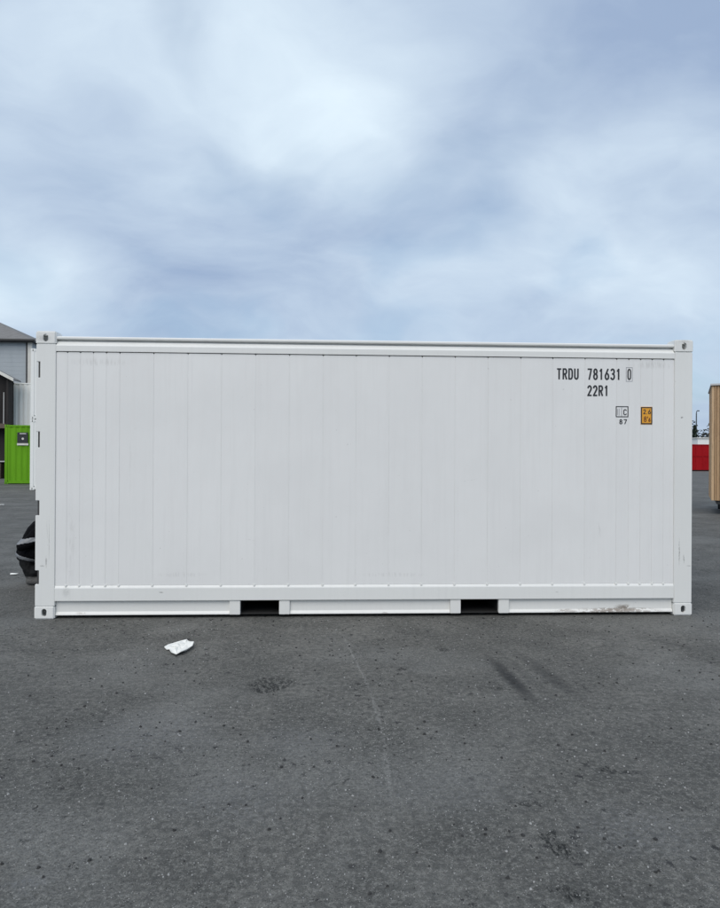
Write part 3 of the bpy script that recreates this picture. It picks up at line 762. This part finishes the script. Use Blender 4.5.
# ------------------------------------------------------------------ crumpled white sheet on the asphalt
out = [(164.3, 649.2), (168, 647.2), (175, 644.6), (182, 642.2), (187, 640.9), (188.6, 643.0), (190.2, 644.0), (193.9, 645.8), (192.6, 649.6), (187, 653.2), (181, 655.8), (176, 656.4), (171.2, 655.0), (169.6, 652.4), (170, 650.9), (166.5, 650.8)]
ctr = ground(180, 649); rnd = random.Random(4)
pl = [ground(*p)-ctr for p in out]
vs = []; fs = []; n = len(pl); RG = 5
for j in range(RG):
    f_ = 1-j/RG
    for i, p in enumerate(pl):
        z_ = .012+.008*math.sin(i*1.9+j*1.3)+rnd.uniform(-.006, .008)
        if j == 0: z_ = .008+.012*(math.sin(i*1.1+.6)*.5+.5)*rnd.uniform(.7, 1.2)
        if j == 0 and i in (7, 8, 9, 10): z_ = .030
        vs.append((p.x*f_+rnd.uniform(-.008, .008)*(j > 0), p.y*f_+rnd.uniform(-.010, .010)*(j > 0), max(.006, z_)))
for j in range(RG-1):
    for i in range(n):
        a, b_, c_, d_ = j*n+i, j*n+(i+1) % n, (j+1)*n+(i+1) % n, (j+1)*n+i
        fs += [(a, b_, c_), (a, c_, d_)]
vs.append((0, 0, .016)); ci = len(vs)-1
for i in range(n): fs.append(((RG-1)*n+i, (RG-1)*n+(i+1) % n, ci))
me = bpy.data.meshes.new('crumpled_sheet'); me.from_pydata(vs, [], fs); me.materials.append(MATS['paper'])
sh = link('crumpled_sheet', me, None, (ctr.x, ctr.y, 0)); so = sh.modifiers.new('thick', 'SOLIDIFY'); so.thickness = .004; so.offset = -1
tag(sh, 'crumpled white sheet of paper lying on the asphalt before the container', 'litter')
for k, (px, py, s_, lab) in enumerate(((13.5, 574.8, .040, 'small white paper scrap on the asphalt left of the crouching person'), (2, 505, .06, 'tiny pale scrap on the asphalt at the left picture edge'))):
    g_ = ground(px, py); rnd = random.Random(20+k); m_ = MB()
    ring = [(s_*math.cos(a*.7854)*rnd.uniform(.7, 1.2)*1.3, s_*math.sin(a*.7854)*rnd.uniform(.6, 1.1), rnd.uniform(.004, .02)) for a in range(8)]
    m_.add(ring+[(0, 0, .022)], [(a, (a+1) % 8, 8) for a in range(8)])
    me = m_.mesh('paper_scrap', 'paper'); o = link('paper_scrap', me, None, (g_.x, g_.y, 0)); md = o.modifiers.new('thick', 'SOLIDIFY'); md.thickness = .003; md.offset = -1
    tag(o, lab, 'litter')

# ------------------------------------------------------------------ loose grit on the asphalt (nobody could count it)
def grit(name, count, lo, hi, mat, seed, area, label):
    rnd = random.Random(seed); vs, fs = [], []
    for _ in range(count):
        x, y = area(rnd); s = lo+(hi-lo)*rnd.random()**2.2; o = len(vs); a0 = rnd.uniform(0, 6.28)
        for k in range(5):
            a = a0+k*1.2566; rr = s*rnd.uniform(.7, 1.2); vs.append((x+rr*math.cos(a), y+rr*math.sin(a), -.0005))
        for k in range(5):
            a = a0+k*1.2566+.2; rr = s*rnd.uniform(.4, .8); vs.append((x+rr*math.cos(a), y+rr*math.sin(a), s*rnd.uniform(.5, 1.0)))
        fs += [(o+k, o+(k+1) % 5, o+5+(k+1) % 5, o+5+k) for k in range(5)]+[tuple(o+5+k for k in range(5))]
    me = bpy.data.meshes.new(name); me.from_pydata(vs, [], fs); me.materials.append(MATS[mat]); o = link(name, me); o['kind'] = 'stuff'; o['label'] = label
material('grit_pale', (.33, .33, .325), .8); material('grit_dark', (.03, .03, .03), .85)
yard = lambda r: (r.uniform(-3.2, 8.2), r.uniform(-5.0, -.02) if r.random() < .85 else r.uniform(0, 8))
nearby = lambda r: (2.6+r.gauss(0, 1.3), -6.42+r.uniform(2.0, 4.2))
grit('pale_grit', 2600, .0015, .0065, 'grit_pale', 1, yard, 'pale loose grit scattered over the asphalt')
grit('dark_grit', 3600, .002, .010, 'grit_dark', 2, yard, 'dark loose grit scattered over the asphalt')
grit('fine_grit', 4200, .001, .0036, 'grit_pale', 3, nearby, 'fine pale grit on the asphalt in the foreground')

# ------------------------------------------------------------------ crouching person at the door end
pp = ground(42.0, 583.0)
pr = empty('person', (pp.x, pp.y, 0)); tag(pr, 'person in dark work clothes with reflective bands crouching at the container doors', 'person')
XD = -pp.x                                            # local x of the door plane
def capsule(mb, a, b_, ra, rb, n=14, m=5):
    a, b_ = Vector(a), Vector(b_); d = (b_-a).normalized(); pts, rads = [], []
    for k in range(m):
        t_ = math.pi/2*(1-k/m); pts.append(a-d*ra*math.sin(t_)); rads.append(max(.002, ra*math.cos(t_)))
    pts.append(a); rads.append(ra); pts.append(b_); rads.append(rb)
    for k in range(m):
        t_ = math.pi/2*((k+1)/m); pts.append(b_+d*rb*math.sin(t_)); rads.append(max(.002, rb*math.cos(t_)))
    mb.tube(pts, rads, n)
def ell(mb, c, r, n=14, m=9):
    pts = [(c[0], c[1], c[2]+r[2]*math.sin(math.pi*(k/(m-1)-.5))) for k in range(m)]
    o = len(mb.v)
    mb.tube(pts, [max(.002, math.cos(math.pi*(k/(m-1)-.5))) for k in range(m)], n)
    for i in range(o, len(mb.v)):
        x, y, z = mb.v[i]; mb.v[i] = (c[0]+(x-c[0])*r[0], c[1]+(y-c[1])*r[1], z)
b = MB()
HX = min(XD-.05, .74)                                  # hands reach the lock rod
SH = [(.08, s*.17, .645) for s in (-1, 1)]
HND = [(.13, -.20, .555), (HX-.09, .10, .60)]
ell(b, (-.15, 0, .345), (.125, .185, .125))            # pelvis
for s in (-1, 1):
    capsule(b, (-.14, s*.06, .36), (-.06, s*.07, .52), .120, .120); capsule(b, (-.06, s*.07, .52), (.01, s*.085, .625), .124, .118)
capsule(b, (.06, -.12, .665), (.06, .12, .665), .085, .085)
capsule(b, (.10, 0, .68), (.19, 0, .81), .062, .056)   # neck
for s in (-1, 1):
    hip, knee, ank = (-.13, s*.10, .34), (.27, s*.19, .45), (-.06, s*.13, .10)
    capsule(b, hip, knee, .105, .072); capsule(b, knee, ((knee[0]+ank[0])/2-.035, (knee[1]+ank[1])/2, (knee[2]+ank[2])/2-.01), .068, .068)
    capsule(b, ((knee[0]+ank[0])/2-.035, (knee[1]+ank[1])/2, (knee[2]+ank[2])/2-.01), ank, .066, .05)
    capsule(b, (-.08, s*.13, .052), (.01, s*.135, .055), .047, .050); capsule(b, (.0, s*.135, .05), (.12, s*.15, .040), .050, .040)
    capsule(b, (-.13, s*.105, .27), (-.085, s*.13, .12), .080, .052)
    sh_ = SH[0 if s < 0 else 1]; hd = HND[0 if s < 0 else 1]; sh_ = Vector(sh_); hd = Vector(hd)
    el = Vector((-.125, -.255, .450)) if s < 0 else (sh_+hd)/2+Vector((-.04, s*.09, -.12))
    capsule(b, sh_, el, .066, .052); capsule(b, el, hd, .050, .034)
    # palm and five curled fingers closed on the rod
    pm = hd+Vector((.05, 0, 0)); capsule(b, hd, pm, .034, .036); capsule(b, pm+Vector((0, 0, .022)), pm+Vector((.012, 0, -.022)), .026, .026)
    for k, ln_ in enumerate((.062, .070, .066, .052)):
        z_ = pm.z+.032-k*.021; a0 = Vector((pm.x+.01, pm.y+.008*s, z_)); a1 = a0+Vector((ln_*.62, -.012*s, .002)); a2 = a1+Vector((.004, -.036*s, -.002)); a3 = a2+Vector((-.026, -.012*s, 0))
        capsule(b, a0, a1, .0105, .0098, 8, 3); capsule(b, a1, a2, .0098, .009, 8, 3); capsule(b, a2, a3, .009, .008, 8, 3)
    a0 = hd+Vector((.035, -.015*s, .028)); a1 = a0+Vector((.03, -.022*s, .022)); a2 = a1+Vector((.03, -.008*s, 0))
    capsule(b, a0, a1, .013, .0115, 8, 3); capsule(b, a1, a2, .011, .009, 8, 3)
hc = (.25, 0, .885)
ell(b, hc, (.098, .077, .118)); ell(b, (hc[0]+.035, 0, hc[2]-.055), (.062, .058, .062))
capsule(b, (hc[0]+.090, 0, hc[2]+.005), (hc[0]+.112, 0, hc[2]-.022), .010, .016, 8, 3)        # nose
capsule(b, (hc[0]+.086, -.02, hc[2]-.058), (hc[0]+.086, .02, hc[2]-.058), .011, .011, 8, 3)   # mouth
for s in (-1, 1):
    ell(b, (hc[0]-.005, s*.077, hc[2]-.012), (.018, .012, .032), 10, 7)
ob = b.build('tmp_body', 'jacket')
md = ob.modifiers.new('r', 'REMESH'); md.mode = 'VOXEL'; md.voxel_size = .0075; md.use_smooth_shade = True
tx = bpy.data.textures.new('folds', 'CLOUDS'); tx.noise_scale = .07
md = ob.modifiers.new('d', 'DISPLACE'); md.texture = tx; md.strength = .022; md.mid_level = .5; md.texture_coords = 'LOCAL'
md = ob.modifiers.new('s', 'SMOOTH'); md.iterations = 3; md.factor = .5
me = bpy.data.meshes.new_from_object(ob.evaluated_get(bpy.context.evaluated_depsgraph_get())); me.name = 'body'
bpy.data.objects.remove(ob)
for mt in ('trousers', 'shoe', 'skin', 'glove'): me.materials.append(MATS[mt])
def region(c):
    if c.z > .80 and c.x > .12: return 3
    if c.x > HX-.10 and c.z > .5: return 4
    if c.x > .135 and c.y < -.12 and c.z > .528: return 4
    if c.z < .10: return 2
    if c.z < .62 and c.x > .10 and abs(c.y) > .04 and c.z < .53: return 1
    return 1 if c.z < .30 else 0
for p_ in me.polygons: p_.material_index = region(p_.center); p_.use_smooth = True
body = link('body', me, pr)
def shell(name, mat, test, off):
    vid, vs, fs = {}, [], []
    for p_ in me.polygons:
        if test(p_.center, p_.normal):
            f_ = []
            for v in p_.vertices:
                if v not in vid: vid[v] = len(vs); vv = me.vertices[v]; vs.append(tuple(vv.co+vv.normal*off))
                f_.append(vid[v])
            fs.append(f_)
    m_ = bpy.data.meshes.new(name); m_.from_pydata(vs, [], fs); m_.materials.append(MATS[mat])
    for q_ in m_.polygons: q_.use_smooth = True
    o = link(name, m_, pr); s_ = o.modifiers.new('thick', 'SOLIDIFY'); s_.thickness = .004; s_.offset = -1
    return o
shell('reflective_band', 'reflective', lambda c, n_: .475 < c.z-.18*(c.x+.15) < .525 and c.x < .10, .006)
shell('reflective_band', 'reflective', lambda c, n_: c.z > .25 and .335 < c.z+.30*(c.x+.26) < .372 and c.x < .0, .006)
shell('beanie', 'beanie', lambda c, n_: c.z > hc[2]+.022+.15*(c.x-hc[0]) and c.x > .10, .008)
for s in (-1, 1):
    e_ = MB(); ell(e_, (hc[0]+.084, s*.030, hc[2]+.004), (.010, .013, .008), 8, 5); e_.build('eye', 'eye_dark', body)
